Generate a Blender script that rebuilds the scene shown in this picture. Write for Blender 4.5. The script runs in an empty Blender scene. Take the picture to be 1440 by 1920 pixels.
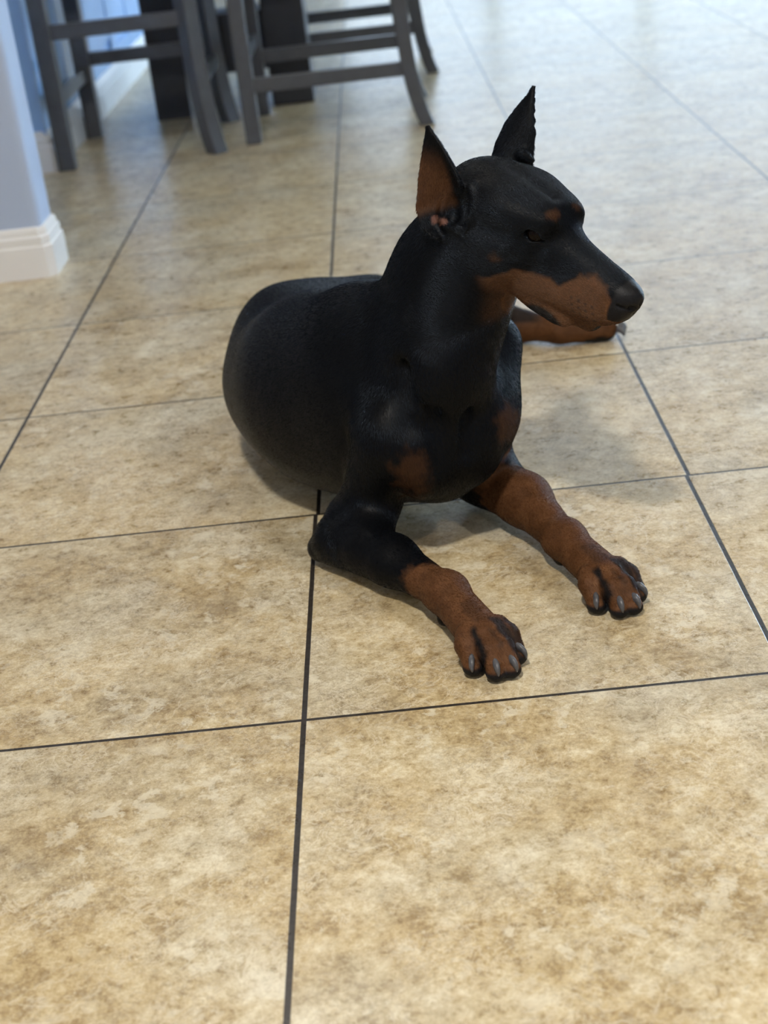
import bpy, math, random
import numpy as np
from mathutils import Matrix, Vector
random.seed(7)
C_=bpy.context.scene
COL=C_.collection
# ---------------------------------------------------------------- camera solve (tile grid of 0.5 m)
TILE=0.5
CAM_F=2745.0; CAM_YAW=-0.0333; CAM_PITCH=0.4395; CAM_ROLL=-0.1194
CAM_POS=np.array([0.3029,-2.5747,1.6681])*TILE
def cam_axes():
    y,p,r=CAM_YAW,CAM_PITCH,CAM_ROLL
    cy,sy,cp,sp,cr,sr=math.cos(y),math.sin(y),math.cos(p),math.sin(p),math.cos(r),math.sin(r)
    f=np.array([sy*cp,cy*cp,-sp]); right=np.array([cy,-sy,0.]); up=np.cross(right,f)
    return right*cr+up*sr,-right*sr+up*cr,f
R_,U_,F_=cam_axes()
def at(px,py,Y):
    """world point seen at pixel px,py standing at world depth Y"""
    d=F_+R_*(px-720)/CAM_F-U_*(py-960)/CAM_F
    return CAM_POS+d*(Y-CAM_POS[1])/d[1]
def on_floor(px,py,z=0.0):
    d=F_+R_*(px-720)/CAM_F-U_*(py-960)/CAM_F
    return CAM_POS+d*(z-CAM_POS[2])/d[2]
# ---------------------------------------------------------------- distance-field modelling
def V3(*a): return np.array(a,float)
def nrm(v): v=np.asarray(v,float); return v/np.linalg.norm(v)
def graded(lo,hi,fine0,fine1,h,hf):
    a=np.arange(lo,fine0,h); b=np.arange(fine0,fine1,hf); c=np.arange(fine1,hi+h,h)
    return np.concatenate([a[a<fine0-hf*0.5],b,c])
class Field:
    """signed distance samples on a graded grid"""
    def __init__(s,ax):
        s.ax=[a.astype(np.float32) for a in ax]
        s.d=np.full([len(a) for a in s.ax],0.06,np.float32)
    def box(s,lo,hi):
        sl=[]
        for k in range(3):
            a=int(np.searchsorted(s.ax[k],lo[k])); b=int(np.searchsorted(s.ax[k],hi[k]))
            if b<=a: return None
            sl.append(slice(a,b))
        return tuple(sl)
    def put(s,fn,lo,hi,k,mode):
        m=k+0.012 if mode=='add' else k+0.004
        sl=s.box(np.asarray(lo)-m,np.asarray(hi)+m)
        if sl is None: return
        X,Y,Z=np.meshgrid(s.ax[0][sl[0]],s.ax[1][sl[1]],s.ax[2][sl[2]],indexing='ij')
        e=fn(X,Y,Z).astype(np.float32); d=s.d[sl]
        if mode=='add':
            if k>0:
                t=np.clip(0.5+0.5*(d-e)/k,0,1); r=d+(e-d)*t-k*t*(1-t)
            else: r=np.minimum(d,e)
        else:
            if k>0:
                t=np.clip(0.5-0.5*(d+e)/k,0,1); r=d+(-e-d)*t+k*t*(1-t)
            else: r=np.maximum(d,-e)
        s.d[sl]=r
    def cone(s,a,b,ra,rb,k=0.02,mode='add',sq=None):
        """tapered capsule; sq=(axis,factor) squashes the section along an axis"""
        a=np.asarray(a,float); b=np.asarray(b,float); ab=b-a; L2=float(ab@ab)
        def fn(X,Y,Z):
            dx,dy,dz=X-a[0],Y-a[1],Z-a[2]
            t=np.clip((dx*ab[0]+dy*ab[1]+dz*ab[2])/L2,0,1)
            qx,qy,qz=dx-t*ab[0],dy-t*ab[1],dz-t*ab[2]
            if sq is not None:
                n,f=nrm(sq[0]),sq[1]; c=(qx*n[0]+qy*n[1]+qz*n[2])*(1.0/f-1.0)
                qx=qx+c*n[0]; qy=qy+c*n[1]; qz=qz+c*n[2]
                l=np.sqrt(qx*qx+qy*qy+qz*qz)-(ra+(rb-ra)*t)
                return l*min(1.0,f) if f<1 else l
            return np.sqrt(qx*qx+qy*qy+qz*qz)-(ra+(rb-ra)*t)
        g=max(ra,rb)*(max(1.0,sq[1]) if sq is not None else 1.0)
        s.put(fn,np.minimum(a,b)-g,np.maximum(a,b)+g,k,mode)
    def ell(s,c,r,axes=None,k=0.02,mode='add'):
        c=np.asarray(c,float); r=np.asarray(r,float)
        A=np.eye(3) if axes is None else np.array([nrm(v) for v in axes])
        def fn(X,Y,Z):
            dx,dy,dz=X-c[0],Y-c[1],Z-c[2]
            u=[dx*A[i,0]+dy*A[i,1]+dz*A[i,2] for i in range(3)]
            k0=np.sqrt(sum((u[i]/r[i])**2 for i in range(3)))+1e-6
            k1=np.sqrt(sum((u[i]/(r[i]*r[i]))**2 for i in range(3)))+1e-6
            return k0*(k0-1)/k1
        e=np.sqrt(((A*r[:,None])**2).sum(0)); s.put(fn,c-e,c+e,k,mode)
    def mesh(s):
        """naive surface nets"""
        D=s.d; S=D<0
        nx,ny,nz=D.shape
        acc=np.zeros((nx-1,ny-1,nz-1),np.uint8)
        for i in (0,1):
            for j in (0,1):
                for k in (0,1): acc+=S[i:nx-1+i,j:ny-1+j,k:nz-1+k]
        I,J,K=np.nonzero((acc>0)&(acc<8)); del acc
        idx=np.full((nx-1,ny-1,nz-1),-1,np.int32); idx[I,J,K]=np.arange(len(I))
        P=np.zeros((len(I),3)); W=np.zeros(len(I))
        cor=[(i,j,k) for i in (0,1) for j in (0,1) for k in (0,1)]
        for a in cor:
            for ax in range(3):
                if a[ax]: continue
                b=list(a); b[ax]=1
                da=D[I+a[0],J+a[1],K+a[2]]; db=D[I+b[0],J+b[1],K+b[2]]
                m=(da<0)!=(db<0); t=np.where(m,da/np.where(m,da-db,1),0)
                q=np.array(a,float)[None,:].repeat(len(I),0); q[:,ax]+=t
                P+=q*m[:,None]; W+=m
        P=P/W[:,None]+np.stack([I,J,K],1)
        P=np.stack([np.interp(P[:,k],np.arange(len(s.ax[k])),s.ax[k].astype(float)) for k in range(3)],1)
        F=[]
        for ax in range(3):
            sa=[slice(0,n) for n in D.shape]; sb=list(sa)
            sa[ax]=slice(0,D.shape[ax]-1); sb[ax]=slice(1,D.shape[ax])
            ch=S[tuple(sa)]!=S[tuple(sb)]
            E=np.nonzero(ch); E=[np.asarray(e) for e in E]
            u,v=[(1,2),(2,0),(0,1)][ax]
            ok=(E[u]>0)&(E[v]>0)&(E[u]<D.shape[u]-1)&(E[v]<D.shape[v]-1)
            E=[e[ok] for e in E]
            def g(du,dv):
                q=[e.copy() for e in E]; q[u]=q[u]-du; q[v]=q[v]-dv; return idx[q[0],q[1],q[2]]
            quad=np.stack([g(1,1),g(0,1),g(0,0),g(1,0)],1)
            flip=~S[E[0],E[1],E[2]]
            quad[flip]=quad[flip][:,::-1]
            F.append(quad)
        return P,np.concatenate(F)
DOG_H=.0018; N_HAIR=600000
# ================================================================= camera, world, light, exposure
cam=bpy.data.objects.new('camera',bpy.data.cameras.new('camera')); COL.objects.link(cam)
cam.matrix_world=Matrix(((R_[0],U_[0],-F_[0],CAM_POS[0]),(R_[1],U_[1],-F_[1],CAM_POS[1]),(R_[2],U_[2],-F_[2],CAM_POS[2]),(0,0,0,1)))
cam.data.sensor_fit='HORIZONTAL'; cam.data.sensor_width=36; cam.data.lens=CAM_F/1440*36
cam.data.clip_start=0.05
cam.data.dof.use_dof=True; cam.data.dof.focus_distance=1.58; cam.data.dof.aperture_fstop=7.5
C_.camera=cam
C_.view_settings.view_transform='Standard'; C_.view_settings.look='None'
C_.view_settings.exposure=0.14; C_.view_settings.gamma=1.0; C_.view_settings.use_curve_mapping=False
W=bpy.data.worlds.new('world'); C_.world=W; W.use_nodes=True
W.node_tree.nodes['Background'].inputs[0].default_value=(0.42,0.66,1.0,1); W.node_tree.nodes['Background'].inputs[1].default_value=1.0
def area(name,loc,aim,sx,sy,power,col,shape='RECTANGLE',spread=180):
    l=bpy.data.lights.new(name,'AREA'); l.shape=shape; l.size=sx; l.size_y=sy; l.energy=power; l.color=col; l.spread=math.radians(spread)
    o=bpy.data.objects.new(name,l); COL.objects.link(o); o.location=loc
    o.rotation_euler=(Vector(aim)-Vector(loc)).to_track_quat('-Z','Y').to_euler(); return o
DAY=(0.78,0.89,1.0); WARM=(1.0,0.955,0.88)
area('daylight_back',(1.75,8.12,1.15),(1.75,0,1.15),3.7,2.1,34,DAY)
area('daylight_right',(5.12,6.0,1.25),(0,6.0,1.25),3.0,1.9,290,(0.58,0.79,1.0))
LAMPS=[(-0.14,-1.30,60,0.11),(-0.30,1.90,8,0.10),(2.2,-1.3,25,0.11),(2.2,1.9,10,0.11),(-2.3,-1.3,6,0.11),(1.0,-3.3,14,0.11),(-1.5,-3.3,12,0.11)]
LAMP_OBJ=[]
for i,(x,y,p,r) in enumerate(LAMPS):
    LAMP_OBJ.append(area('lamp_light',(x,y,2.655),(x,y,0),r*2,r*2,p,WARM,'DISK'))
# ================================================================= helpers
def link(name,me,mat,parent=None,smooth=False):
    o=bpy.data.objects.new(name,me); COL.objects.link(o)
    if mat: me.materials.append(mat)
    if smooth: me.polygons.foreach_set('use_smooth',[True]*len(me.polygons))
    if parent: o.parent=parent
    return o
class MB:
    def __init__(s): s.v=[]; s.f=[]
    def box(s,x0,x1,y0,y1,z0,z1):
        n=len(s.v); s.v+=[(x,y,z) for x in (x0,x1) for y in (y0,y1) for z in (z0,z1)]
        s.f+=[tuple(n+i for i in q) for q in ((0,1,3,2),(4,6,7,5),(0,4,5,1),(2,3,7,6),(0,2,6,4),(1,5,7,3))]
        return s
    def loft(s,rings,cap=True):
        n=len(s.v); m=len(rings[0])
        for r in rings: s.v+=[tuple(map(float,p)) for p in r]
        for i in range(len(rings)-1):
            for j in range(m):
                a=n+i*m+j; b=n+i*m+(j+1)%m; s.f.append((a,b,b+m,a+m))
        if cap:
            s.f.append(tuple(range(n,n+m))[::-1]); s.f.append(tuple(n+(len(rings)-1)*m+j for j in range(m)))
        return s
    def bar(s,p,q,w,h,upv=(0,0,1)):
        p,q=np.array(p,float),np.array(q,float); d=nrm(q-p); a=nrm(np.cross(d,upv)); b=np.cross(a,d)
        return s.loft([[c-a*w/2-b*h/2,c+a*w/2-b*h/2,c+a*w/2+b*h/2,c-a*w/2+b*h/2] for c in (p,q)])
    def build(s,name,mat,parent=None,smooth=False,bevel=0.0,loc=None):
        me=bpy.data.meshes.new(name); me.from_pydata(s.v,[],s.f); me.update()
        import bmesh
        b=bmesh.new(); b.from_mesh(me); bmesh.ops.recalc_face_normals(b,faces=b.faces)
        if bevel>0: bmesh.ops.bevel(b,geom=list(b.edges),offset=bevel,segments=2,affect='EDGES',profile=0.5,clamp_overlap=True)
        b.to_mesh(me); b.free()
        return link(name,me,mat,parent,smooth)
def tag(o,label=None,cat=None,group=None,kind=None):
    if label: o['label']=label
    if cat: o['category']=cat
    if group: o['group']=group
    if kind: o['kind']=kind
    return o
def empty(name,loc=(0,0,0),rz=0):
    o=bpy.data.objects.new(name,None); COL.objects.link(o); o.location=loc; o.rotation_euler=(0,0,rz); o.empty_display_size=0.05; return o
# ---- node materials
class NT:
    def __init__(s,name):
        s.m=bpy.data.materials.new(name); s.m.use_nodes=True; s.t=s.m.node_tree; s.b=s.t.nodes['Principled BSDF']
    def n(s,typ,**k):
        x=s.t.nodes.new(typ)
        for a,v in k.items(): setattr(x,a,v)
        return x
    def l(s,a,b): s.t.links.new(a,b)
    def math(s,op,a,b=None,c=None,clamp=False):
        x=s.n('ShaderNodeMath',operation=op); x.use_clamp=clamp
        for i,v in enumerate((a,b,c)):
            if v is None: continue
            if isinstance(v,(int,float)): x.inputs[i].default_value=v
            else: s.l(v,x.inputs[i])
        return x.outputs[0]
    def noise(s,vec,scale,detail=4,rough=0.55,dist=0.0):
        x=s.n('ShaderNodeTexNoise'); x.inputs['Scale'].default_value=scale; x.inputs['Detail'].default_value=detail
        x.inputs['Roughness'].default_value=rough; x.inputs['Distortion'].default_value=dist
        if vec is not None: s.l(vec,x.inputs['Vector'])
        return x.outputs[0]
    def ramp(s,f,stops):
        x=s.n('ShaderNodeValToRGB'); e=x.color_ramp.elements
        while len(e)<len(stops): e.new(0.5)
        for i,(p,c) in enumerate(stops): e[i].position=p; e[i].color=(c[0],c[1],c[2],1)
        s.l(f,x.inputs[0]); return x.outputs[0]
    def mix(s,f,a,b,mode='MIX'):
        x=s.n('ShaderNodeMix',data_type='RGBA',blend_type=mode)
        for i,v in ((0,f),(6,a),(7,b)):
            if isinstance(v,(int,float)): x.inputs[i].default_value=v
            elif isinstance(v,tuple): x.inputs[i].default_value=(v[0],v[1],v[2],1)
            else: s.l(v,x.inputs[i])
        return x.outputs[2]
    def bump(s,h,strength,dist,prev=None):
        x=s.n('ShaderNodeBump'); x.inputs['Strength'].default_value=strength; x.inputs['Distance'].default_value=dist
        s.l(h,x.inputs['Height'])
        if prev is not None: s.l(prev,x.inputs['Normal'])
        return x.outputs[0]
    def set(s,**k):
        for a,v in k.items():
            i=s.b.inputs[a.replace('_',' ')]
            if isinstance(v,(int,float)): i.default_value=v
            elif isinstance(v,tuple): i.default_value=(v[0],v[1],v[2],1)
            else: s.l(v,i)
        return s.m
def paint(name,col,rough,scale=8,var=0.06,bump=0.0,bscale=300,coat=0.0):
    t=NT(name); tc=t.n('ShaderNodeTexCoord').outputs['Object']
    n=t.noise(tc,scale,4); c=t.mix(n,tuple(x*(1-var) for x in col),tuple(min(1,x*(1+var)) for x in col))
    t.set(Base_Color=c,Roughness=rough,Coat_Weight=coat)
    if bump: t.set(Normal=t.bump(t.noise(tc,bscale,3),bump,0.002))
    return t.m
def floor_material():
    t=NT('travertine_tile'); tc=t.n('ShaderNodeTexCoord').outputs['Object']
    sx=t.n('ShaderNodeSeparateXYZ'); t.l(tc,sx.inputs[0]); X,Y=sx.outputs[0],sx.outputs[1]
    v=t.math('DIVIDE',Y,TILE); row=t.math('FLOOR',v)
    jog=t.math('MULTIPLY',t.math('GREATER_THAN',row,0.5),0.0065)
    wob=t.math('MULTIPLY',t.math('SUBTRACT',t.noise(tc,14,2),0.5),0.0015)
    u=t.math('ADD',t.math('SUBTRACT',t.math('DIVIDE',X,TILE),jog),wob); colm=t.math('FLOOR',u)
    v2=t.math('ADD',v,wob)
    du=t.math('MULTIPLY',t.math('ABSOLUTE',t.math('SUBTRACT',u,t.math('ROUND',u))),TILE)
    dv=t.math('MULTIPLY',t.math('ABSOLUTE',t.math('SUBTRACT',v2,t.math('ROUND',v2))),TILE)
    gu=t.math('SUBTRACT',1.0,t.math('SMOOTH_MIN',1.0,t.math('MAXIMUM',t.math('DIVIDE',t.math('SUBTRACT',du,0.0025),0.0006),0.0),0.1),clamp=True)
    gv=t.math('SUBTRACT',1.0,t.math('MINIMUM',1.0,t.math('MAXIMUM',t.math('DIVIDE',t.math('SUBTRACT',dv,0.0019),0.0006),0.0)),clamp=True)
    g=t.math('MAXIMUM',gu,gv)
    cb=t.n('ShaderNodeCombineXYZ'); t.l(colm,cb.inputs[0]); t.l(row,cb.inputs[1])
    wn=t.n('ShaderNodeTexWhiteNoise',noise_dimensions='3D'); t.l(cb.outputs[0],wn.inputs['Vector'])
    off=t.n('ShaderNodeVectorMath',operation='SCALE'); t.l(wn.outputs['Color'],off.inputs[0]); off.inputs['Scale'].default_value=9.0
    ad=t.n('ShaderNodeVectorMath',operation='ADD'); t.l(tc,ad.inputs[0]); t.l(off.outputs[0],ad.inputs[1]); P=ad.outputs[0]
    st=t.n('ShaderNodeVectorMath',operation='MULTIPLY'); t.l(P,st.inputs[0]); st.inputs[1].default_value=(1.0,1.0,1); S=st.outputs[0]
    n1=t.noise(P,8.5,9,0.70,0.15); n2=t.noise(S,42,8,0.80,0.15); fine=t.noise(S,170,6,0.82,0.1); hue=t.noise(P,4.2,5,0.62,0.2); mid=n2
    m=t.math('ADD',t.math('ADD',t.math('MULTIPLY',n1,0.30),t.math('MULTIPLY',n2,0.40)),t.math('MULTIPLY',fine,0.30))
    c=t.ramp(m,FLOOR_STOPS)
    grey=t.ramp(m,[(0.42,(.25,.215,.15)),(0.50,(.44,.395,.29)),(0.60,(.68,.64,.52))])
    hm=t.ramp(hue,[(0.44,(0,0,0)),(0.62,(.55,.55,.55))])
    c=t.mix(hm,c,grey)
    vein=t.math('ABSOLUTE',t.math('SUBTRACT',t.noise(P,9,8,0.66,0.6),0.5))
    vm=t.math('MULTIPLY',t.math('SUBTRACT',1.0,t.math('MULTIPLY',vein,60.0),clamp=True),t.ramp(t.noise(P,6,3),[(0.52,(0,0,0)),(0.62,(.55,.55,.55))]))
    c=t.mix(vm,c,(.74,.67,.52))
    pit=t.math('MULTIPLY',t.ramp(t.noise(S,120,7,0.85,0.1),[(0.53,(0,0,0)),(0.64,(1,1,1))]),t.ramp(t.noise(P,13,5,0.7),[(0.47,(.06,.06,.06)),(0.60,(.60,.60,.60))]))
    c=t.mix(pit,c,(.24,.175,.105))
    fl=t.math('MULTIPLY',t.ramp(t.noise(S,95,7,0.82,0.1),[(0.55,(0,0,0)),(0.63,(1,1,1))]),t.ramp(t.noise(P,17,5,0.7),[(0.47,(.05,.05,.05)),(0.60,(.65,.65,.65))]))
    c=t.mix(fl,c,(.76,.69,.53))
    bl=t.math('MULTIPLY',t.ramp(t.noise(P,30,5,0.72,0.2),[(0.545,(0,0,0)),(0.60,(1,1,1))]),t.ramp(t.noise(P,6.5,4,0.65),[(0.42,(.10,.10,.10)),(0.58,(.60,.60,.60))]))
    c=t.mix(bl,c,(.74,.68,.53))
    for sc,col,k,sd in ((34,(.78,.71,.56),.50,3.1),(52,(.27,.20,.125),.45,7.7),(90,(.80,.73,.58),.40,1.3)):
        o2=t.n('ShaderNodeVectorMath',operation='ADD'); t.l(P,o2.inputs[0]); o2.inputs[1].default_value=(sd,sd*2,0)
        r=t.math('ABSOLUTE',t.math('SUBTRACT',t.noise(o2.outputs[0],sc,5,0.62,1.2),0.5))
        r=t.math('SUBTRACT',1.0,t.math('MULTIPLY',r,26.0),clamp=True)
        k2=t.ramp(t.noise(o2.outputs[0],9,4,0.7),[(0.44,(0,0,0)),(0.60,(k,k,k))])
        c=t.mix(t.math('MULTIPLY',r,k2),c,col)
    tone=t.math('ADD',0.95,t.math('MULTIPLY',wn.outputs['Value'],0.09))
    hs=t.n('ShaderNodeHueSaturation'); t.l(tone,hs.inputs['Value']); t.l(c,hs.inputs['Color'])
    gc=t.ramp(t.noise(tc,160,3),[(0.35,(.018,.014,.011)),(0.7,(.045,.036,.030))])
    c=t.mix(g,hs.outputs[0],gc)
    hgt=t.math('SUBTRACT',t.math('ADD',t.math('MULTIPLY',fine,0.10),t.math('MULTIPLY',mid,0.12)),t.math('MULTIPLY',g,0.9))
    t.set(Base_Color=c,Roughness=t.math('ADD',FLOOR_ROUGH,t.math('MULTIPLY',mid,0.18)),Normal=t.bump(hgt,0.45,0.0016),Specular_IOR_Level=0.5)
    return t.m
FLOOR_STOPS=[(0.435,(.31,.215,.100)),(0.475,(.44,.325,.165)),(0.51,(.53,.410,.225)),(0.545,(.62,.510,.315)),(0.595,(.76,.67,.48))]
FLOOR_ROUGH=0.20
M={}
M['floor']=floor_material()
M['wall']=paint('wall_paint',(.47,.57,.77),0.55,3,0.04,0.15,220)
M['trim']=paint('white_trim',(.88,.88,.88),0.35,14,0.05,0.05,90)
M['ceiling']=paint('ceiling_paint',(.72,.70,.66),0.9,5,0.03,0.3,150)
M['island']=paint('panel_daylight_tint',(.36,.56,.88),0.25,5,0.06)  # blue cast of the window daylight is put into the panel colour
M['stool']=paint('charcoal_wood',(.085,.092,.105),0.28,30,0.25,0.08,120)
M['table']=paint('black_wood',(.026,.030,.038),0.42,20,0.3,0.08,120)
M['stone']=paint('pale_worktop',(.55,.53,.50),0.2,18,0.2)
M['frame']=paint('window_frame_white',(.72,.73,.74),0.4)
g=NT('window_glass'); M['glass']=g.set(Base_Color=(1,1,1),Roughness=0.0,Transmission_Weight=1.0,IOR=1.02)
e=NT('lamp_diffuser'); M['lamp']=e.set(Base_Color=(.9,.9,.88),Roughness=0.5)
e.b.inputs['Emission Color'].default_value=(1,.84,.62,1); e.b.inputs['Emission Strength'].default_value=6.0
# ================================================================= setting
def struct(o): o['kind']='structure'; return o
struct(MB().box(-4.0,5.0,-4.5,8.0,-0.10,0.0).build('floor',M['floor']))
struct(MB().box(-4.0,5.0,-4.5,8.0,2.70,2.80).build('ceiling',M['ceiling']))
struct(MB().box(-4.15,-4.0,-4.5,8.0,0,2.7).build('wall_left',M['wall']))
struct(MB().box(-4.15,5.15,-4.65,-4.5,0,2.7).build('wall_front',M['wall']))
# back wall with the wide glazed door
w=MB(); w.box(-4.15,-0.1,8.0,8.15,0,2.7); w.box(3.6,5.15,8.0,8.15,0,2.7); w.box(-0.1,3.6,8.0,8.15,2.2,2.7); w.box(-0.1,3.6,8.0,8.15,0,0.06)
struct(w.build('wall_back',M['wall']))
d=MB()
for x in (-0.1,0.83,1.75,2.68,3.54): d.box(x,x+0.06,8.01,8.07,0.06,2.2)
d.box(-0.04,3.54,8.01,8.07,0.06,0.14); d.box(-0.04,3.54,8.01,8.07,2.12,2.2)
dd=struct(d.build('door_1',M['frame']))
MB().box(-0.04,3.54,8.035,8.041,0.14,2.12).build('pane',M['glass'],dd)
w=MB(); w.box(5.0,5.15,-4.5,4.5,0,2.7); w.box(5.0,5.15,7.5,8.0,0,2.7); w.box(5.0,5.15,4.5,7.5,2.2,2.7); w.box(5.0,5.15,4.5,7.5,0,0.3)
struct(w.build('wall_right',M['wall']))
d=MB()
for y in (4.5,5.48,6.46,7.44): d.box(5.01,5.07,y,y+0.06,0.3,2.2)
d.box(5.01,5.07,4.56,7.44,0.3,0.36); d.box(5.01,5.07,4.56,7.44,2.14,2.2)
dd=struct(d.build('window_1',M['frame']))
MB().box(5.035,5.041,4.56,7.44,0.36,2.14).build('pane',M['glass'],dd)
# partition wall ending in the pale corner at the left edge of the frame
def rrect(x0,x1,y0,y1,r,z,seg=6):
    P=[]
    for cx,cy,a0 in ((x1-r,y0+r,-90),(x1-r,y1-r,0),(x0+r,y1-r,90),(x0+r,y0+r,180)):
        for k in range(seg+1):
            a=math.radians(a0+90*k/seg); P.append((cx+r*math.cos(a),cy+r*math.sin(a),z))
    return P
PX,PY0,PY1=-0.628,1.900,2.030
w=MB(); w.loft([rrect(-3.99,PX,PY0,PY1,0.018,z) for z in (0.0,2.695)])
o=struct(w.build('wall_partition',M['wall'],smooth=False))
def baseboard(name,x0,x1,y0,y1,h=0.112,t=0.016):
    prof=[(t,0.0),(t,h*0.62),(t*0.70,h*0.66),(t*0.78,h*0.70),(t*0.78,h*0.80),(t*0.45,h*0.85),(t*0.50,h*0.89),(t*0.35,h*0.97),(0.0005,h)]
    b=MB(); rings=[]
    for e,z in prof:
        k=0.016
        rings.append([(x0-e,y0-e,z),(x1+e-k,y0-e,z),(x1+e,y0-e+k,z),(x1+e,y1+e-k,z),(x1+e-k,y1+e,z),(x0-e,y1+e,z)])
    b.loft(rings); return struct(b.build(name,M['trim']))
baseboard('baseboard_left',-3.98,PX,PY0,PY1)
bb=MB()
for a in ((-3.985,-0.1,7.985,8.0),(3.6,4.99,7.985,8.0)): bb.box(a[0],a[1],a[2],a[3],0.0,0.10)
struct(bb.build('baseboard_back',M['trim']))
struct(MB().box(4.985,5.0,-4.49,7.98,0,0.10).build('baseboard_right',M['trim']))
# ceiling lamps
for i,(x,y,p,r) in enumerate(LAMPS):
    t=empty('ceiling_lamp',(x,y,2.70)); tag(t,('brightest round recessed ceiling lamp, in front of the dog','round recessed ceiling lamp between the dog and the stools','round recessed ceiling lamp right of the brightest one','round recessed ceiling lamp to the right behind the dog','round recessed ceiling lamp above the left wall side, dimmest one','round recessed ceiling lamp at the front of the room, right one','round recessed ceiling lamp at the front of the room, left one')[i],'ceiling lamp','recessed ceiling lamps')
    LAMP_OBJ[i].parent=t; LAMP_OBJ[i].matrix_parent_inverse=Matrix.Translation(-Vector(t.location))
    m=MB(); R=[]
    for rr,z in ((r+.03,0),(r+.03,-.012),(r+.004,-.016),(r+.004,-.004)): R.append([(rr*math.cos(a*math.pi/16),rr*math.sin(a*math.pi/16),z) for a in range(32)])
    m.loft(R,cap=False).build('trim_ring',M['frame'],t,True)
    m=MB(); m.loft([[(r*math.cos(a*math.pi/16),r*math.sin(a*math.pi/16),z) for a in range(32)] for z in (0,-.006)]).build('diffuser',M['lamp'],t)
# ================================================================= furniture
IX,IY0,IY1=-0.846,3.085,5.45
t=empty('kitchen_island',(IX-0.4,(IY0+IY1)/2,0)); tag(t,'panelled kitchen island coloured with blue window light, with white skirting behind the stools','kitchen island')
t_loc=np.array(t.location)
def rel(mb,o=t):
    L=np.array(o.location); mb.v=[tuple(np.array(v)-L) for v in mb.v]; return mb
m=MB(); m.box(IX-0.9,IX-0.012,IY0+0.012,IY1-0.012,0,0.88); rel(m,t).build('cabinet_body',M['island'],t)
for k in range(5):
    y0=IY0+0.10+k*(IY1-IY0-0.12)/5; y1=y0+(IY1-IY0-0.12)/5-0.08
    m=MB(); m.box(IX-0.012,IX-0.004,y0,y1,0.20,0.80); rel(m,t).build('side_panel',M['island'],t,bevel=0.003)
m=MB()
for k in range(6):
    y=IY0+k*(IY1-IY0-0.10)/5; m.box(IX-0.012,IX,y,y+0.085,0.0,0.88)
m.box(IX-0.012,IX-0.002,IY0+.01,IY1-.01,0.0,0.17); m.box(IX-0.012,IX-0.002,IY0+.01,IY1-.01,0.82,0.88)
rel(m,t).build('face_frame',M['island'],t)
m=MB(); m.box(IX-0.95,IX+0.02,IY0-0.03,IY1+0.03,0.88,0.92); rel(m,t).build('worktop',M['stone'],t,bevel=0.005)
m=MB(); prof=[(0.016,0.0),(0.016,0.075),(0.011,0.080),(0.012,0.095),(0.006,0.105),(0.0005,0.118)]
m.loft([[(IX-0.9-e,IY0-e,z),(IX+e-.012,IY0-e,z),(IX+e,IY0-e+.012,z),(IX+e,IY1+e,z),(IX-0.9-e,IY1+e,z)] for e,z in prof]); rel(m,t).build('skirting',M['trim'],t)

def stool(x0,y0,x1,depth,rails,label,splay=0.055,lw=0.046,seat=0.64,twist=0.0):
    """front legs at x0 (straight), back legs at x1 (sabre); near side at y0"""
    t=empty('bar_stool',((x0+x1)/2,y0+depth/2,0)); tag(t,label,'bar stool','charcoal stools around the dark table')
    ox,oy=(x0+x1)/2,y0+depth/2; cs=M['stool']
    def sab(z):   # sideways offset of the curved back leg
        return -splay*(1-math.exp(-z/0.13)) + max(0,z-seat)*0.12
    for sy in (0,1):
        y=y0+depth*sy-oy
        m=MB(); m.loft([[(x0-ox+a*lw/2,y+b*lw/2,z) for a,b in ((-1,-1),(1,-1),(1,1),(-1,1))] for z in (0,seat-0.02)]); m.build('leg',cs,t,bevel=0.004)
        zs=[0,.03,.06,.1,.14,.18,.24,.3,.4,.5,.62,.75,.9,1.05]; m=MB()
        ct,st_=math.cos(twist),math.sin(twist)
        m.loft([[(x1-ox+sab(z)+(a*ct-b*st_)*lw*0.48,y+(a*st_+b*ct)*lw*0.48,z) for a,b in ((-1,-1),(1,-1),(1,1),(-1,1))] for z in zs]); m.build('leg',cs,t,bevel=0.003)
    for side,z in rails:
        m=MB()
        if side in 'NF':
            y=(y0 if side=='N' else y0+depth)-oy
            m.box(x0-ox+lw*.4,x1-ox+sab(z)-lw*.35,y-0.011,y+0.011,z-0.021,z+0.021)
        elif side=='L': m.box(x0-ox-0.011,x0-ox+0.011,y0-oy+lw*.4,y0+depth-oy-lw*.4,z-0.02,z+0.02)
        else: m.box(x1-ox+sab(z)-0.011,x1-ox+sab(z)+0.011,y0-oy+lw*.4,y0+depth-oy-lw*.4,z-0.02,z+0.02)
        m.build('stretcher',cs,t,bevel=0.003)
    m=MB(); m.box(x0-ox-0.018,x1-ox+sab(seat)-0.024,y0-oy-0.03,y0+depth-oy+0.03,seat-0.02,seat+0.03); m.build('seat',cs,t,bevel=0.012)
    m=MB()
    for z in (0.76,0.86,0.97): m.box(x1-ox+sab(z)-0.010,x1-ox+sab(z)+0.010,y0-oy+.02,y0+depth-oy-.02,z-0.03,z+0.03)
    m.build('backrest',cs,t,bevel=0.003)
    return t
stool(-0.800,3.085,-0.355,0.50,[('N',.388),('F',.245),('L',.20),('R',.20)],'charcoal bar stool nearest the white wall corner, back legs catching blue light',splay=0.030,twist=-0.80,lw=0.050)
stool(-0.250,3.165,0.272,0.475,[('N',.168),('F',.185),('L',.24),('R',.30)],'charcoal bar stool nearest the dog, with a low side rung and curved back leg')
stool(-0.150,4.12,0.335,0.50,[('N',.160),('F',.175),('L',.24),('R',.30)],'charcoal bar stool seen through the rungs of the nearer stool')
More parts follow.
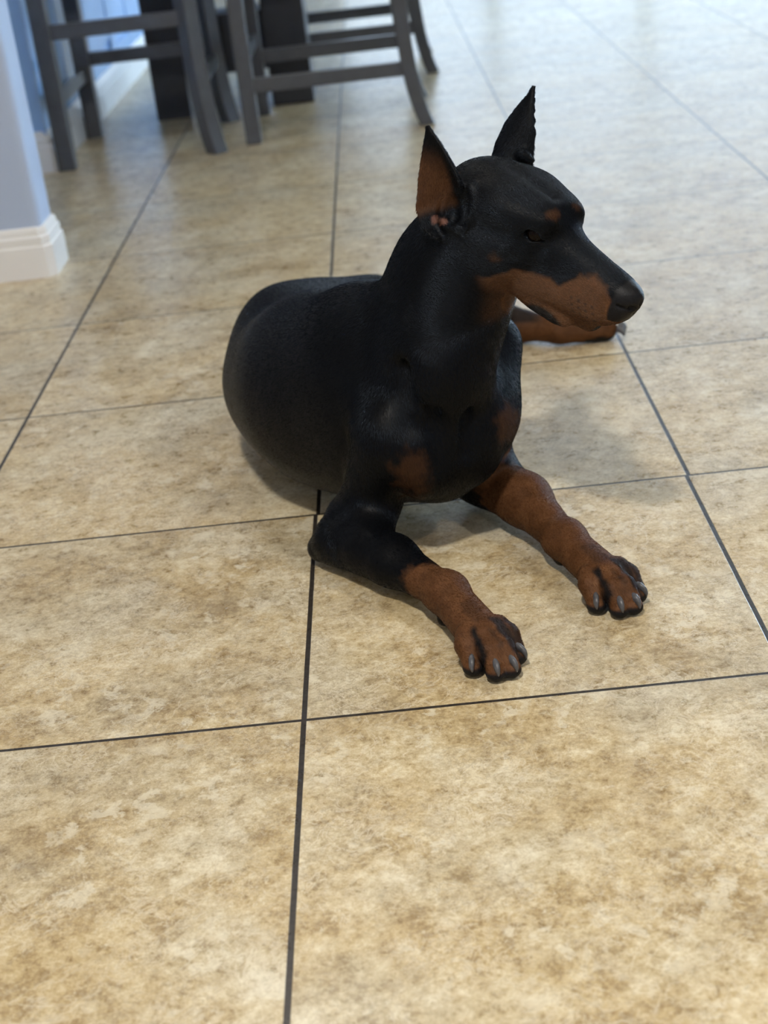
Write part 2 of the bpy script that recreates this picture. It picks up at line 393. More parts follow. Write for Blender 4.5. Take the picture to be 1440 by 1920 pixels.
t=empty('dining_table',(-0.32,4.05,0)); tag(t,'tall black wooden table on two thick slab legs between the stools','table')
for nm,x0,x1,y0,y1,z0,z1 in (('slab_leg',-.615,-.500,3.745,4.04,0,.90),('slab_leg',-.225,-.085,3.785,4.04,0,.90),('cross_beam',-.50,-.225,3.82,4.02,.12,.31),('apron',-.70,.02,3.74,4.40,.80,.90),('table_top',-.80,.12,3.64,4.50,.90,.94)):
    m=MB(); m.box(x0,x1,y0,y1,z0,z1); rel(m,t).build(nm,M['table'],t,bevel=0.004)
# ---------------------------------------------------------------- the dog's skeleton, metres
HN=V3(0.400,0.205,0.350)                       # tip of the nose
HF=nrm(V3(0.63,-0.655,-0.40))                 # muzzle direction
HL=nrm(np.cross(V3(0,0,1),HF)+V3(0,0,0.0))    # dog's left
HU=np.cross(HF,HL)
HO=HN-HF*0.150
def hd(f,l,u): return HO+HF*f+HL*l+HU*u
HAX=(HF,HL,HU)
BF=nrm(V3(0.45,-0.89,0)); BL=V3(-BF[1],BF[0],0)*1.0   # heading of the chest, dog's left
def build_dog(h):
    f=Field([graded(-0.16,0.52,0.06,0.42,h*1.6,h),graded(-0.02,1.14,0.0,0.40,h*1.8,h),np.concatenate([np.arange(-0.006,0.066,h),graded(0.068,0.60,0.27,0.60,h*1.6,h)])])
    C,E=f.cone,f.ell
    up=V3(0,0,1)
    # trunk
    E((0.010,0.90,0.098),(0.128,0.150,0.106),k=0.05)
    E((-0.045,0.86,0.120),(0.065,0.10,0.085),k=0.05)
    E((0.000,0.74,0.112),(0.127,0.17,0.110),k=0.05)
    E((0.032,0.60,0.140),(0.126,0.17,0.130),(V3(1,.2,0),V3(-.2,1,0),up),k=0.05)
    E((0.105,0.48,0.172),(0.115,0.15,0.144),(BL,BF,up),k=0.05)
    E((0.172,0.385,0.170),(0.072,0.080,0.110),(BL,BF,up),k=0.04)      # forechest
    C((0.100,0.49,0.216),(0.03,0.74,0.172),0.050,0.05,k=0.05)         # topline
    # shoulder blades and points of shoulder
    C((0.108,0.455,0.240),(0.115,0.340,0.180),0.046,0.042,k=0.022)
    E((0.118,0.330,0.172),(0.036,0.040,0.046),k=0.02)
    C((0.245,0.46,0.225),(0.225,0.400,0.165),0.045,0.048,k=0.03)
    # pectorals either side of the breastbone
    E((0.150,0.325,0.150),(0.040,0.034,0.060),(BL,BF,up),k=0.022)
    E((0.215,0.355,0.155),(0.038,0.034,0.060),(BL,BF,up),k=0.022)
    E((0.186,0.325,0.180),(0.020,0.022,0.040),(BL,BF,up),k=0.02)
    # neck
    C((0.155,0.43,0.250),(0.208,0.392,0.350),0.078,0.059,k=0.035)
    for sl,r in ((-1,0.016),(1,0.014)):
        C((0.178+sl*0.020,0.318+sl*0.012,0.215),hd(-0.055,sl*0.030,-0.066),r,r,k=0.025)    # throat muscles
    C((0.208,0.392,0.350),hd(-0.082,0,-0.034),0.059,0.050,k=0.04)
    C((0.185,0.345,0.26),hd(-0.06,0,-0.05),0.062,0.040,k=0.04)
    # right foreleg (image left)
    C((0.114,0.334,0.165),(0.078,0.362,0.075),0.040,0.033,k=0.018)
    C((0.078,0.364,0.075),(0.050,0.372,0.055),0.030,0.026,k=0.015)
    er=on_floor(640,1012,0.038); cr=on_floor(836,1112,0.034); pr=on_floor(920,1208,0.028)
    mr=er+(cr-er)*0.5+V3(0.002,0.002,0.005)
    C(er,mr,0.034,0.028,k=0.02)
    C(mr,cr,0.028,0.020,k=0.02)
    C(on_floor(602,1028,0.022),er,0.017,0.026,k=0.015)
    C((0.085,0.355,0.070),er+(cr-er)*0.3+V3(0,0,0.008),0.030,0.024,k=0.02)
    E(cr+V3(0,0,0.004),(0.023,0.023,0.020),k=0.01)
    C(cr-nrm(pr-cr)*0.012-V3(0,0,0.014),cr-nrm(pr-cr)*0.006-V3(0,0,0.022),0.011,0.009,k=0.008)
    paw(f,cr,pr)
    C(on_floor(834,1160,0.012),cr-V3(0,0,0.012),0.0085,0.009,k=0.004)
    C((0.146,0.312,0.262),(0.143,0.288,0.200),0.005,0.003,k=0.030,mode='sub')
    C((0.168,0.299,0.215),(0.172,0.286,0.140),0.003,0.003,k=0.024,mode='sub'); C((0.206,0.317,0.215),(0.203,0.308,0.150),0.003,0.003,k=0.024,mode='sub')
    # left foreleg
    C((0.220,0.405,0.165),(0.225,0.46,0.065),0.048,0.040,k=0.03)
    el=V3(0.225,0.475,0.045); cl=on_floor(1058,1012,0.034); pl=on_floor(1149,1094,0.028)
    ml=el+(cl-el)*0.5+V3(0.006,0.004,0.005)
    C(el,ml,0.040,0.031,k=0.025)
    C(ml,cl,0.031,0.020,k=0.02)
    E(cl+V3(0,0,0.004),(0.023,0.023,0.020),k=0.01)
    C(cl-nrm(pl-cl)*0.012-V3(0,0,0.012),cl-nrm(pl-cl)*0.002-V3(0.004,0,0.020),0.011,0.009,k=0.008)
    paw(f,cl,pl)
    C(on_floor(1054,1046,0.014),cl-V3(0,0,0.012),0.0095,0.009,k=0.004)
    # left hind leg stretched out on the floor behind
    C((0.10,0.98,0.09),(0.26,1.05,0.06),0.09,0.055,k=0.04)
    hk=on_floor(974,611,0.030); mt=on_floor(1050,617,0.028); to=on_floor(1132,616,0.021)
    C((0.26,1.05,0.06),hk+V3(-0.03,0.02,0.01),0.045,0.030,k=0.03)
    C(hk+V3(-0.03,0.02,0.01),hk,0.028,0.024,k=0.01); C(hk,mt,0.024,0.023,k=0.02); C(mt,to,0.024,0.022,k=0.01)
    LEG.update(d0=on_floor(834,1160,0.012),d1=on_floor(1054,1046,0.014),er=er,cr=cr,pr=pr,el=el,cl=cl,pl=pl,hk=hk,to=to)
    head(f)
    f.d=np.maximum(f.d,(0.0015-f.ax[2])[None,None,:])
    return f
TOES=[]; LEG={}
def paw(f,c,p):
    C,E=f.cone,f.ell
    D=nrm((p-c)*V3(1,1,0)); S=V3(-D[1],D[0],0)     # forward, dog's left
    C(c,p-D*0.014,0.0205,0.022,k=0.015,sq=(S,1.15))
    E(p-D*0.012-V3(0,0,0.016),(0.022,0.016,0.010),(S,D,V3(0,0,1)),k=0.006)      # heel pad
    for s,fw in ((-1.5,-0.005),(-0.5,0.017),(0.5,0.019),(1.5,-0.001)):
        a=p+S*s*0.0135-D*0.022+V3(0,0,0.007); b=p+S*s*0.0158+D*(fw-0.006)+V3(0,0,0.001); t=p+S*s*0.0168+D*(fw+0.006)+V3(0,0,-0.010)
        C(a,b,0.0105,0.0120,k=0.006); C(b,t,0.0120,0.0105,k=0.004)
        q=t+D*0.003+V3(0,0,-0.0075)
        E(q+D*0.002,(0.0112,0.0115,0.0095),(S,D,V3(0,0,1)),k=0.002)                       # toe pad
        TOES.append((q,D,S,s))
def ear(f,B,T,N,wid,cup,th=0.0036,bulge=0.0):
    """pointed pinna: a leaf-shaped shell from base B to tip T, hollow side towards N"""
    B=np.asarray(B,float); T=np.asarray(T,float); A=nrm(T-B); ln=np.linalg.norm(T-B)
    N=nrm(np.asarray(N,float)-A*float(np.dot(N,A))); W=np.cross(A,N)
    ts=np.array([w[0] for w in wid]); wl=np.array([w[1] for w in wid]); wr=np.array([w[2] for w in wid])
    ct=np.array([c[0] for c in cup]); cv=np.array([c[1] for c in cup])
    def fn(X,Y,Z):
        dx,dy,dz=X-B[0],Y-B[1],Z-B[2]
        t=(dx*A[0]+dy*A[1]+dz*A[2])/ln; x=dx*W[0]+dy*W[1]+dz*W[2]; n=dx*N[0]+dy*N[1]+dz*N[2]
        L=np.interp(t,ts,wl); R=np.interp(t,ts,wr); c=np.interp(t,ct,cv)
        mid=(R-L)/2; hw=(R+L)/2; xr=(x-mid)
        n0=c*np.clip(np.abs(xr)/np.maximum(hw,.002),0,1.3)**2*hw-c*hw*0.5+bulge*np.sin(np.clip(t,0,1)*3.14)
        sl=np.sqrt(1+(2*c*np.clip(np.abs(xr)/np.maximum(hw,.002),0,1.3))**2)
        a=np.abs(n-n0)/sl-th*(1.1-0.4*np.clip(t,0,1))+0.0018; b=(np.abs(xr)-hw)*0.85+0.0018
        e=np.maximum((t-1)*ln*0.6,(-0.16-t)*ln); b=np.maximum(b,e)
        return np.minimum(np.maximum(a,b),0)+np.hypot(np.clip(a,0,1),np.clip(b,0,1))-0.0018
    m=0.05; f.put(fn,np.minimum(B,T)-m,np.maximum(B,T)+m,0.006,'add')
EYES=[hd(0.019,s*0.0262,0.0135) for s in (-1,1)]
def head(f):
    C,E=f.cone,f.ell
    E(hd(-0.054,0,-0.002),(0.068,0.053,0.048),HAX,k=0.03)          # cranium
    E(hd(-0.018,0,0.001),(0.052,0.044,0.036),HAX,k=0.03)          # forehead
    C(hd(0.004,0,0.014),hd(0.006,0,0.0145),0.03,0.03,k=0.02)
    for s in (-1,1):
        E(hd(-0.036,s*0.034,-0.034),(0.050,0.022,0.036),HAX,k=0.022)  # cheek
        E(hd(-0.028,s*0.036,0.012),(0.036,0.016,0.024),HAX,k=0.02)    # temple
        E(hd(0.014,s*0.024,0.026),(0.020,0.012,0.010),HAX,k=0.018)    # brow
        C(hd(0.000,s*0.034,-0.012),hd(0.040,s*0.026,-0.008),0.010,0.008,k=0.015)   # cheekbone
        C(hd(0.02,s*0.014,-0.046),hd(0.110,s*0.010,-0.034),0.022,0.0165,k=0.012,sq=(HU,1.25))   # upper lip
        E(hd(0.056,s*0.019,-0.070),(0.030,0.008,0.009),HAX,k=0.010)   # lip corner
        E(hd(0.118,s*0.011,-0.026),(0.020,0.012,0.018),HAX,k=0.008)   # whisker pad
    C(hd(0.005,0,-0.018),hd(0.122,0,-0.020),0.035,0.020,k=0.02,sq=(HL,0.85))
    C(hd(0.0,0,0.001),hd(0.130,0,-0.009),0.021,0.0125,k=0.02)       # bridge
    C(hd(-0.05,0,-0.062),hd(0.03,0,-0.066),0.022,0.015,k=0.02,sq=(HL,1.2))    # lower jaw
    C(hd(0.03,0,-0.066),hd(0.100,0,-0.060),0.015,0.0125,k=0.010,sq=(HL,1.2))
    for s in (-1,1):                                                   # mouth line
        C(hd(0.040,s*0.034,-0.066),hd(0.070,s*0.030,-0.070),0.0016,0.0016,k=0.004,mode='sub')
    E(hd(0.134,0,-0.009),(0.017,0.0175,0.0145),HAX,k=0.003)          # nose leather
    E(hd(0.141,0,-0.012),(0.009,0.012,0.010),HAX,k=0.004)
    C(hd(0.150,0,-0.006),hd(0.147,0,-0.024),0.0012,0.0012,k=0.002,mode='sub')
    for s in (-1,1):
        E(hd(0.150,s*0.0095,-0.013),(0.007,0.0045,0.0040),HAX,k=0.002,mode='sub')   # nostril
        C(hd(0.148,s*0.013,-0.015),hd(0.134,s*0.019,-0.013),0.0022,0.0014,k=0.002,mode='sub')
    C(hd(-0.060,0,0.0510),hd(0.006,0,0.0440),0.0020,0.0020,k=0.016,mode='sub')     # forehead furrow
    for s in (-1,1):
        C(hd(0.036,s*0.0400,-0.002),hd(0.082,s*0.0320,-0.010),0.0030,0.0020,k=0.016,mode='sub')   # hollow in front of the eye
        C(hd(-0.050,s*0.0650,-0.006),hd(-0.008,s*0.0570,-0.001),0.0030,0.0025,k=0.020,mode='sub')  # temple hollow
        C(hd(-0.040,s*0.050,-0.018),hd(0.016,s*0.037,-0.014),0.007,0.005,k=0.018)                 # cheekbone
    for i,s in enumerate((-1,1)):
        e=EYES[i]
        E(e,(0.0150,0.0150,0.0125),HAX,k=0.006)                        # eyelids
        E(e+HL*s*0.012+HF*0.001-HU*0.0005,(0.0098,0.010,0.0068),HAX,k=0.0015,mode='sub')
        E(e+HF*0.012+HL*s*0.006-HU*0.003,(0.004,0.004,0.0018),HAX,k=0.003,mode='sub')
    # ears
    b=at(846,412,0.325); t=at(803,240,0.335)
    LEG['ear']=(b,t,nrm(-HL*0.8-V3(0,1,0)*0.6+HF*-0.1),0)
    ear(f,b,t,-HL*0.8-V3(0,1,0)*0.6+HF*-0.1,[(-.16,.016,.020),(-.08,.024,.030),(0,.030,.032),(.2,.033,.030),(.45,.026,.026),(.65,.019,.0185),(.82,.0115,.0115),(.95,.005,.005),(1,.003,.003)],[(-.16,1.1),(0,.9),(.4,.5),(1,.2)])
    E(hd(-0.080,-0.046,-0.012),(0.020,0.016,0.024),HAX,k=0.012)
    rim=[at(884,349,.310),at(893,385,.300),at(887,416,.300),at(864,430,.307),at(838,420,.318)]
    for p0,p1 in zip(rim,rim[1:]): C(p0,p1,0.0040,0.0040,k=0.007)
    E(at(868,388,.308),(0.010,0.012,0.020),k=0.005,mode='sub')
    E(at(846,392,.318),(0.012,0.012,0.018),k=0.006,mode='sub')
    b=at(957,315,0.405); t=at(1000,165,0.415)
    ear(f,b,t,HL*0.9+HF*0.25,[(-.12,.020,.032),(0,.022,.040),(.25,.019,.043),(.5,.017,.036),(.72,.011,.021),(.9,.006,.007),(1,.003,.003)],[(-.1,.9),(0,.8),(.4,.5),(1,.2)])
    C(at(982,292,.39),at(999,301,.385),0.006,0.0025,k=0.008)
# ================================================================= the dog
def smooth01(x,a,b):
    t=np.clip((x-a)/(b-a),0,1); return t*t*(3-2*t)
def vnoise(P,s,seed=0):
    """cheap smooth value noise for ragged coat borders"""
    r=np.random.RandomState(seed); tab=r.rand(4096)
    Q=P*s; I=np.floor(Q).astype(np.int64); f=Q-I; f=f*f*(3-2*f); o=0
    for i in (0,1):
        for j in (0,1):
            for k in (0,1):
                h=((I[:,0]+i)*73856093^(I[:,1]+j)*19349663^(I[:,2]+k)*83492791)&4095
                w=(f[:,0] if i else 1-f[:,0])*(f[:,1] if j else 1-f[:,1])*(f[:,2] if k else 1-f[:,2])
                o=o+tab[h]*w
    return o
def markings(P,N):
    n=len(P); tan=np.zeros(n); leather=np.zeros(n); pink=np.zeros(n); dark=np.zeros(n)
    wob=(vnoise(P,90,1)-.5)+(vnoise(P,230,2)-.5)*.5
    D=P-HO; f,l,u=D@HF,D@HL,D@HU; al=np.abs(l)
    hz=(f>-0.075)&(P[:,2]>0.27)
    # muzzle, jaw and cheek: tan below this line (f,u)
    fx=np.array([-.08,-.035,-.004,.012,.054,.068,.0745,.082,.100,.118,.130,.16]); uy=np.array([-.085,-.070,-.050,-.032,-.024,-.026,-.016,-.006,.002,-.002,-.010,-.016])
    line=np.interp(f,fx,uy)
    m=smooth01(line-u+wob*0.006,-0.003,0.004)*smooth01(f-np.interp(u,[-.11,-.08,-.05,-.03],[.003,-.007,-.026,-.032]),-.010,.012)*hz*smooth01(al,0.004,0.009)
    m=m*smooth01(u+f*0.35+0.112,-.004,.008)
    tan=np.maximum(tan,m*(f<0.142))
    # throat
    tl=smooth01(f,-.020,.000)*(1-smooth01(al,.050,.066))*np.exp(-(((f-0.004)/0.024)**2+(l/0.04)**2+((u+0.088)/0.032)**2)*1.2); tan=np.maximum(tan,smooth01(tl+wob*.15,.35,.6)*hz)
    # cheek spot and brow spots
    for (a,b,c),r in (((-.0063,.050,-.0265),.0075),((.030,.024,.040),.0066)):
        d=np.sqrt((f-a)**2+((al-b)*0.6)**2+(u-c)**2); tan=np.maximum(tan,smooth01(r*.9+wob*.007-d,-.004,.003)*hz*(0.5))
    # dark lip corner and lip rim
    d=np.hypot((f-.057)/2.0,(u+.077)); dark=np.maximum(dark,smooth01(.0135-d,-.001,.003)*hz*(al>.012))
    # whisker dots
    for a in range(3):
        for b in range(4):
            d=np.hypot(f-(.086+.009*b+.003*a),u-(-.030-.0075*a+.001*b)); dark=np.maximum(dark,smooth01(.0016-d,-.0006,.0008)*hz*(al>.012)*.8)
    # nose leather
    leather=np.maximum(leather,smooth01(f-(.1285+0.15*np.clip(-.022-u,0,1)),-.001,.002)*hz*(u>-.034))
    # chest patches
    for px,py,Y,rx in ((775,885,.30,.024),(956,792,.35,.020)):
        c=at(px,py,Y); d=P-c; r=np.sqrt((d@R_/rx)**2+(d@U_/(rx*1.25))**2); near=np.abs(P[:,1]-Y)<.09
        tan=np.maximum(tan,smooth01(1.25-r+wob*.8,0,.8)*near*.45)
    # forelegs: tan from mid forearm down
    for e,c,p,e0 in ((LEG['er'],LEG['cr'],LEG['pr'],0.80),(LEG['el'],LEG['cl'],LEG['pl'],0.32)):
        ax=c-e; L2=ax@ax; t=((P-e)@ax)/L2; q=P-(e+np.clip(t,0,1.6)[:,None]*ax); rad=np.linalg.norm(q*V3(1,1,1),axis=1)
        side=(q@np.cross(nrm(ax),V3(0,0,1)))            # + = image-left/lower side
        near=(rad<.075)&(P[:,2]<.11)
        tan=np.maximum(tan,smooth01(t-(e0+ (-side*2.0 if e0>.5 else -side*1.5))+wob*.10,-.04,.05)*near)
        # pencil marks on the toes and knuckles, black between the pads
        Dr=nrm((p-c)*V3(1,1,0)); S=V3(-Dr[1],Dr[0],0); a=(P-p)@S; b=(P-p)@Dr; z=P[:,2]; pz=(np.abs(a)<.06)&(np.abs(b)<.075)&(z<.075)
        for s0,b0,b1,w,k in ((-.016,-.012,.022,.0040,1),(.0165,-.02,.024,.0085,.9),(.001,-.002,.020,.0032,.45),(.029,-.02,.012,.006,.8),(.0,-.06,-.02,.010,.35)):
            dark=np.maximum(dark,k*smooth01(w+wob*.004-np.abs(a-s0-.12*b*np.sign(s0)),-.002,.003)*smooth01(b,b0-.006,b0+.004)*(1-smooth01(b,b1,b1+.006))*pz)
        leather=np.maximum(leather,(1-smooth01(z,.012,.016))*pz*(b>-.035))
        d=np.linalg.norm(P-(c-nrm(p-c)*0.010-V3(0,0,0.022)),axis=1); dark=np.maximum(dark,smooth01(.017-d,0,.004))
    for d_ in (LEG['d0'],LEG['d1']): dark=np.maximum(dark,smooth01(.0135-np.linalg.norm(P-d_,axis=1),0,.003))
    # hind foot
    hk,to=LEG['hk'],LEG['to']; ax=to-hk; t=((P-hk)@ax)/(ax@ax); q=P-(hk+np.clip(t,-.2,1.3)[:,None]*ax); near=np.linalg.norm(q,axis=1)<.05
    tan=np.maximum(tan,smooth01(t,-.25,-.05)*near*(P[:,0]>.28)); 
    dark=np.maximum(dark,near*smooth01(.35-t,0,.2)*smooth01(P[:,2],.040,.048)*.9); dark=np.maximum(dark,near*(1-smooth01(np.abs(t-.98),.03,.09))*(1-smooth01(P[:,2],.012,.018)))
    leather=np.maximum(leather,near*(t>.8)*(1-smooth01(P[:,2],.009,.013)))
    # ears
    B,T,Nn,H=LEG['ear']; A=T-B; t=((P-B)@A)/(A@A); q=P-B; inner=(N@Nn)>0.15; x=q@np.cross(nrm(A),nrm(Nn)); d=np.abs(q@nrm(Nn))
    ne=(t>-.14)&(t<1.05)&(np.abs(x)<.045)&(d<.022)&inner
    tn=smooth01(t,.08,.20)*(1-smooth01(t+x*6,.48,.85))*(1-smooth01(x,.004,.016))
    tan=np.maximum(tan,ne*tn*.60); 
    pl=[at(805,384,.31),at(817,403,.31),at(834,412,.31)]; best=np.full(n,9.)
    for a_,b_ in zip(pl,pl[1:]):
        d=P-a_; v=b_-a_; w=np.clip((d@v)/(v@v),0,1); e=d-w[:,None]*v; best=np.minimum(best,np.hypot(e@R_,e@U_))
    pink=np.maximum(pink,smooth01(.0044-best,-.0008,.0012)*(np.abs(P[:,1]-.31)<.05)*(P[:,2]>.3)*.85)
    return tan,np.clip(dark,0,1),leather,pink
def relax(P,F,it=2):
    E=np.concatenate([F[:,[0,1]],F[:,[1,2]],F[:,[2,3]],F[:,[3,0]]]); E=np.concatenate([E,E[:,::-1]])
    cnt=np.bincount(E[:,0],minlength=len(P))[:,None]
    for k in range(it):
        for lam in (0.5,-0.52):
            A=np.stack([np.bincount(E[:,0],weights=P[E[:,1],i],minlength=len(P)) for i in range(3)],1)/cnt
            P=P+lam*(A-P)
    return P
def build_dog_object():
    h=DOG_H; f=build_dog(h); P,F=f.mesh(); P=relax(P,F)
    # one light relaxation of the surface
    me=bpy.data.meshes.new('body')
    me.vertices.add(len(P)); me.vertices.foreach_set('co',P.astype(np.float32).ravel())
    me.loops.add(len(F)*4); me.loops.foreach_set('vertex_index',F.astype(np.int32).ravel())
    me.polygons.add(len(F)); me.polygons.foreach_set('loop_start',np.arange(0,len(F)*4,4,dtype=np.int32))
    me.update(calc_edges=True); me.validate()
    N=np.zeros((len(P),3)); fn=np.cross(P[F[:,2]]-P[F[:,0]],P[F[:,3]]-P[F[:,1]])
    for k in range(4): np.add.at(N,F[:,k],fn)
    N/=np.linalg.norm(N,axis=1)[:,None]+1e-12
    if len(me.vertices)==len(P):
        for nm,a in zip(('tan','dark','leather','pink'),markings(P,N)):
            at_=me.attributes.new(nm,'FLOAT','POINT'); at_.data.foreach_set('value',a.astype(np.float32))
    return me
def coat_material():
    t=NT('short_glossy_coat'); tc=t.n('ShaderNodeTexCoord').outputs['Object']
    def att(n): a=t.n('ShaderNodeAttribute'); a.attribute_name=n; return a.outputs['Fac']
    mp=t.n('ShaderNodeVectorMath',operation='MULTIPLY'); t.l(tc,mp.inputs[0]); mp.inputs[1].default_value=(1.0,0.6,0.35)
    hair=t.noise(mp.outputs[0],900,3,0.6,0.3); patch=t.noise(tc,38,4,0.6); soft=t.noise(tc,9,3,0.5)
    black=t.mix(soft,COAT_BLACK0,COAT_BLACK1)
    tanc=t.ramp(t.math('ADD',t.math('MULTIPLY',patch,0.6),t.math('MULTIPLY',hair,0.4)),[(0.30,(.050,.020,.008)),(0.50,(.098,.041,.016)),(0.72,(.165,.074,.031))])
    c=t.mix(att('tan'),black,tanc)
    c=t.mix(att('dark'),c,(.010,.008,.008))
    c=t.mix(att('pink'),c,(.22,.10,.075))
    c=t.mix(att('leather'),c,t.mix(t.noise(tc,500,2),(.006,.006,.007),(.014,.014,.016)))
    rough=t.math('ADD',COAT_ROUGH,t.math('MULTIPLY',t.math('SUBTRACT',patch,0.5),0.12))
    rough=t.math('ADD',rough,t.math('MULTIPLY',att('tan'),0.12))
    t.set(Base_Color=c,Roughness=rough,Specular_IOR_Level=0.12,Sheen_Weight=0.0,Sheen_Roughness=0.4,Sheen_Tint=(.8,.85,1.0))
    b1=t.bump(hair,0.35,0.0008); b2=t.bump(patch,0.25,0.004,b1)
    t.set(Normal=b2)
    return t.m
COAT_BLACK0=(.0018,.0020,.0028); COAT_BLACK1=(.0030,.0033,.0044); COAT_ROUGH=0.42
dog=empty('dog',(0.12,0.55,0)); tag(dog,'black and tan cropped-eared dog lying on the beige tiles, head turned right','dog')
def child(name,me,mat,smooth=True):
    o=link(name,me,mat,dog,smooth); o.matrix_parent_inverse=Matrix.Translation(-Vector(dog.location)); return o
body=child('body',build_dog_object(),coat_material())
def sphere_mesh(name,c,r,axes,seg=32):
    m=MB(); R=[]
    for i in range(seg//2+1):
        a=math.pi*(0.02+0.96*i/(seg//2)); z=math.cos(a); q=math.sin(a)
        R.append([c+axes[0]*(r[0]*q*math.cos(2*math.pi*j/seg))+axes[1]*(r[1]*q*math.sin(2*math.pi*j/seg))+axes[2]*(r[2]*z) for j in range(seg)])
    m.loft(R); me=bpy.data.meshes.new(name); me.from_pydata(m.v,[],m.f); me.update(); return me
t=NT('eye_brown'); tc=t.n('ShaderNodeTexCoord').outputs['Object']
M['eye']=t.set(Base_Color=t.mix(t.noise(tc,300,3),(.002,.0015,.001),(.007,.004,.003)),Roughness=0.05,Specular_IOR_Level=0.10)
for i,s in enumerate((-1,1)):
    child('eye',sphere_mesh('eye',EYES[i]+HL*s*0.0032,(0.0115,0.0115,0.0115),(HF,HU,HL)),M['eye'])
t=NT('claw_horn'); tc=t.n('ShaderNodeTexCoord').outputs['Object']
M['claw']=t.set(Base_Color=t.mix(t.noise(tc,260,3,0.6),(.025,.025,.030),(.13,.13,.14)),Roughness=0.30)
def claw(q,D,S,s):
    sd=S*(0.10*s)
    pts=[q+D*0.001+V3(0,0,0.011)+sd*0.0,q+D*0.008+V3(0,0,0.0105)+sd*.02,q+D*0.0135+V3(0,0,0.007)+sd*.04,q+D*0.0165+V3(0,0,0.002)+sd*.05,q+D*0.0175+V3(0,0,-0.004)+sd*.05]
    pts=[pts[0]+(p-pts[0])*0.72+V3(0,0,0.0012) for p in pts]
    rad=[.0050,.0052,.0046,.0032,.0012]; m=MB(); R=[]
    n=14
    for i in range(n):
        u=i/(n-1)*(len(pts)-1); k=min(int(u),len(pts)-2); w=u-k
        p=pts[k]*(1-w)+pts[k+1]*w; r=rad[k]*(1-w)+rad[k+1]*w; d=nrm(pts[k+1]-pts[k]); b=np.cross(S,d)
        R.append([p+S*(r*0.72*math.cos(a*math.pi/6))+b*(r*1.1*math.sin(a*math.pi/6)) for a in range(12)])
    m.loft(R); me=bpy.data.meshes.new('claw'); me.from_pydata(m.v,[],m.f); me.update()
    zmin=min(v.co.z for v in me.vertices)
    if zmin<0.0006:
        for v in me.vertices: v.co.z+=0.0006-zmin
    child('claw',me,M['claw'])
for q,D,S,s in TOES: claw(q,D,S,s)
hk,to=LEG['hk'],LEG['to']; D=nrm((to-hk)*V3(1,1,0)); S=V3(-D[1],D[0],0)
for s in (-1,0,1): claw(to+D*0.022+S*s*0.012+V3(0,0,-0.010),D,S,s)

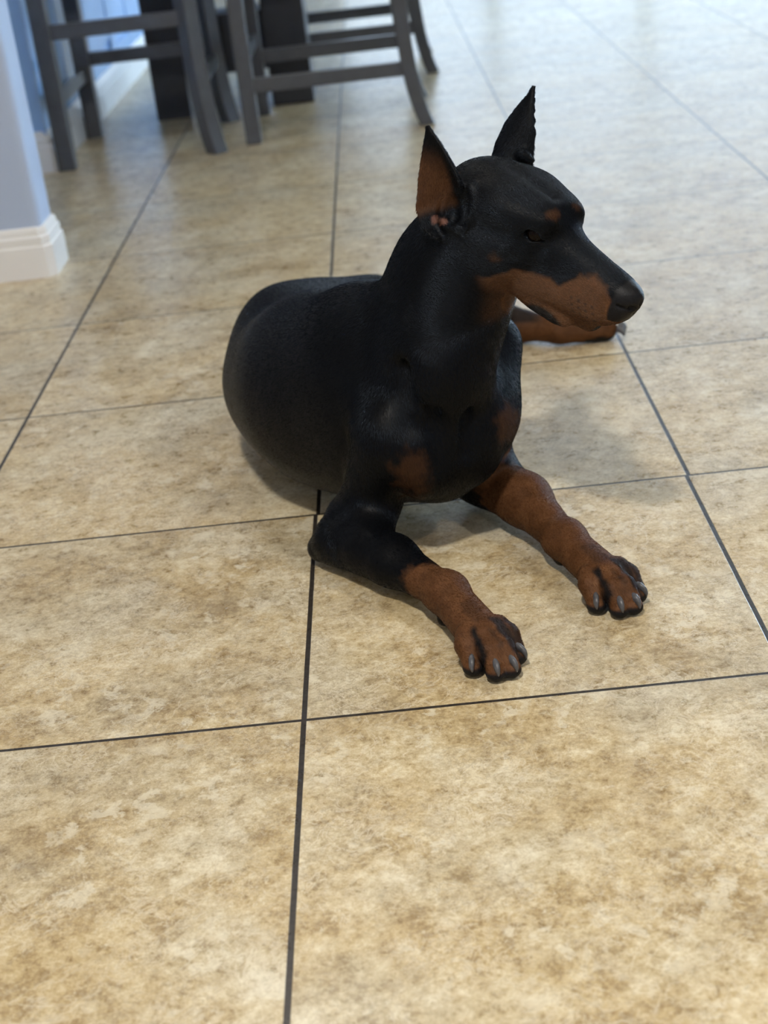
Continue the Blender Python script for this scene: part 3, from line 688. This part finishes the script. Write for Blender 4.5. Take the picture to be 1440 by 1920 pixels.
# ---- the short hair itself, lying backwards over the body
def coat_hair(N_H):
    me=body.data; n=len(me.vertices); P=np.empty(n*3,np.float32); me.vertices.foreach_get('co',P); P=P.reshape(-1,3).astype(float)
    F=np.empty(len(me.polygons)*4,np.int32); me.loops.foreach_get('vertex_index',F); F=F.reshape(-1,4)
    fn=np.cross(P[F[:,2]]-P[F[:,0]],P[F[:,3]]-P[F[:,1]]); A=np.linalg.norm(fn,axis=1)/2; fn/=(2*A[:,None]+1e-12)
    VN=np.zeros((n,3))
    for k in range(4): np.add.at(VN,F[:,k],fn)
    VN/=np.linalg.norm(VN,axis=1)[:,None]+1e-12
    at_={}
    for nm in ('tan','dark','leather','pink'):
        a=np.empty(n,np.float32); me.attributes[nm].data.foreach_get('value',a); at_[nm]=a.astype(float)
    D=P-HO; f,l,u=D@HF,D@HL,D@HU
    head_m=smooth01(P[:,2],.27,.33)*smooth01(f,-.11,-.06)
    dens=1.0+2.4*head_m
    fw=A*dens[F[:,0]]*(at_['leather'][F[:,0]]<.4)*(P[F[:,0],2]>.006)
    rs=np.random.RandomState(3); fi=rs.choice(len(F),N_H,p=fw/fw.sum())
    a,b=rs.rand(N_H,1),rs.rand(N_H,1); q=F[fi]
    def lerp(V): return V[q[:,0]]*(1-a)*(1-b)+V[q[:,1]]*a*(1-b)+V[q[:,2]]*a*b+V[q[:,3]]*(1-a)*b
    R=lerp(P); Nn=lerp(VN); Nn/=np.linalg.norm(Nn,axis=1)[:,None]+1e-9
    hm=lerp(head_m[:,None]); tan=lerp(at_['tan'][:,None])[:,0]; dk=lerp(at_['dark'][:,None])[:,0]; pk=lerp(at_['pink'][:,None])[:,0]
    trunk=nrm(V3(-.40,.80,-.45)); neck=nrm(V3(-.25,.35,-1.0))
    nk=(smooth01(R[:,2],.24,.32)*(1-hm[:,0]))[:,None]
    fr=np.array([smooth01(-(R@BF)+(V3(.17,.36,0)@BF),-.02,.09)]).T     # 0 on the forechest
    G=trunk*fr+nrm(V3(0.05,-.15,-1))*(1-fr); G=G*(1-nk)+neck*nk; G=G*(1-hm)-HF*hm
    for e_,c_,p_ in ((LEG['er'],LEG['cr'],LEG['pr']),(LEG['el'],LEG['cl'],LEG['pl'])):
        ax=p_-e_; t=((R-e_)@ax)/(ax@ax); d=np.linalg.norm(R-(e_+np.clip(t,0,1.2)[:,None]*ax),axis=1); w=((1-smooth01(d,.05,.075))*smooth01(t,0.0,.2))[:,None]
        G=G*(1-w)+nrm(ax)*w
    G=G+ (rs.rand(N_H,3)-.5)*0.45
    T=G-Nn*(G*Nn).sum(1)[:,None]; T/=np.linalg.norm(T,axis=1)[:,None]+1e-9
    ear_m=np.clip(smooth01(((R-LEG['ear'][0])@(LEG['ear'][1]-LEG['ear'][0]))/np.sum((LEG['ear'][1]-LEG['ear'][0])**2),.05,.2)*(np.linalg.norm(R-LEG['ear'][1],axis=1)<.115)+smooth01(R[:,2],.475,.49),0,1)
    L=(0.0046*(1-hm[:,0])+0.0022*hm[:,0])*(1-.45*ear_m)*np.where(R[:,2]<.09,.62,1)*(0.7+0.6*rs.rand(N_H)); L*=np.where(R[:,2]<.02,.55,1)
    pts=np.empty((N_H,4,3),np.float32)
    for i,(s_,nn) in enumerate(((0,-.02),(.35,.10),(.7,.17),(1.0,.20))): pts[:,i]=R+T*(L*s_)[:,None]+Nn*(L*nn)[:,None]
    pts[:,:,2]=np.maximum(pts[:,:,2],0.0012)
    hc=bpy.data.hair_curves.new('coat'); hc.add_curves([4]*N_H)
    hc.position_data.foreach_set('vector',pts.ravel())
    rad=np.tile(np.array([.00011,.00010,.00008,.00003],np.float32),N_H)
    ra=hc.attributes.get('radius') or hc.attributes.new('radius','FLOAT','POINT'); ra.data.foreach_set('value',rad)
    for nm,v in (('tan',tan),('dark',dk),('pink',pk),('rnd',rs.rand(N_H))):
        x=hc.attributes.new(nm,'FLOAT','CURVE'); x.data.foreach_set('value',v.astype(np.float32))
    o=bpy.data.objects.new('coat',hc); COL.objects.link(o); o.parent=dog; o.matrix_parent_inverse=Matrix.Translation(-Vector(dog.location)); o['kind']='stuff'
    t=NT('coat_hair')
    def att(n): a=t.n('ShaderNodeAttribute'); a.attribute_name=n; return a.outputs['Fac']
    r=att('rnd'); tn=t.ramp(r,[(0.0,(.055,.023,.009)),(0.5,(.106,.044,.017)),(1.0,(.170,.078,.033))])
    c=t.mix(att('tan'),t.mix(r,COAT_BLACK0,COAT_BLACK1),tn); c=t.mix(att('dark'),c,(.006,.005,.005)); c=t.mix(att('pink'),c,(.20,.095,.065))
    t.set(Base_Color=c,Roughness=HAIR_ROUGH,Specular_IOR_Level=HAIR_SPEC,Specular_Tint=t.mix(att('tan'),(.62,.78,1.0),(1.,.95,.9)))
    hc.materials.append(t.m)
HAIR_ROUGH=0.27; HAIR_SPEC=0.36
coat_hair(N_HAIR)
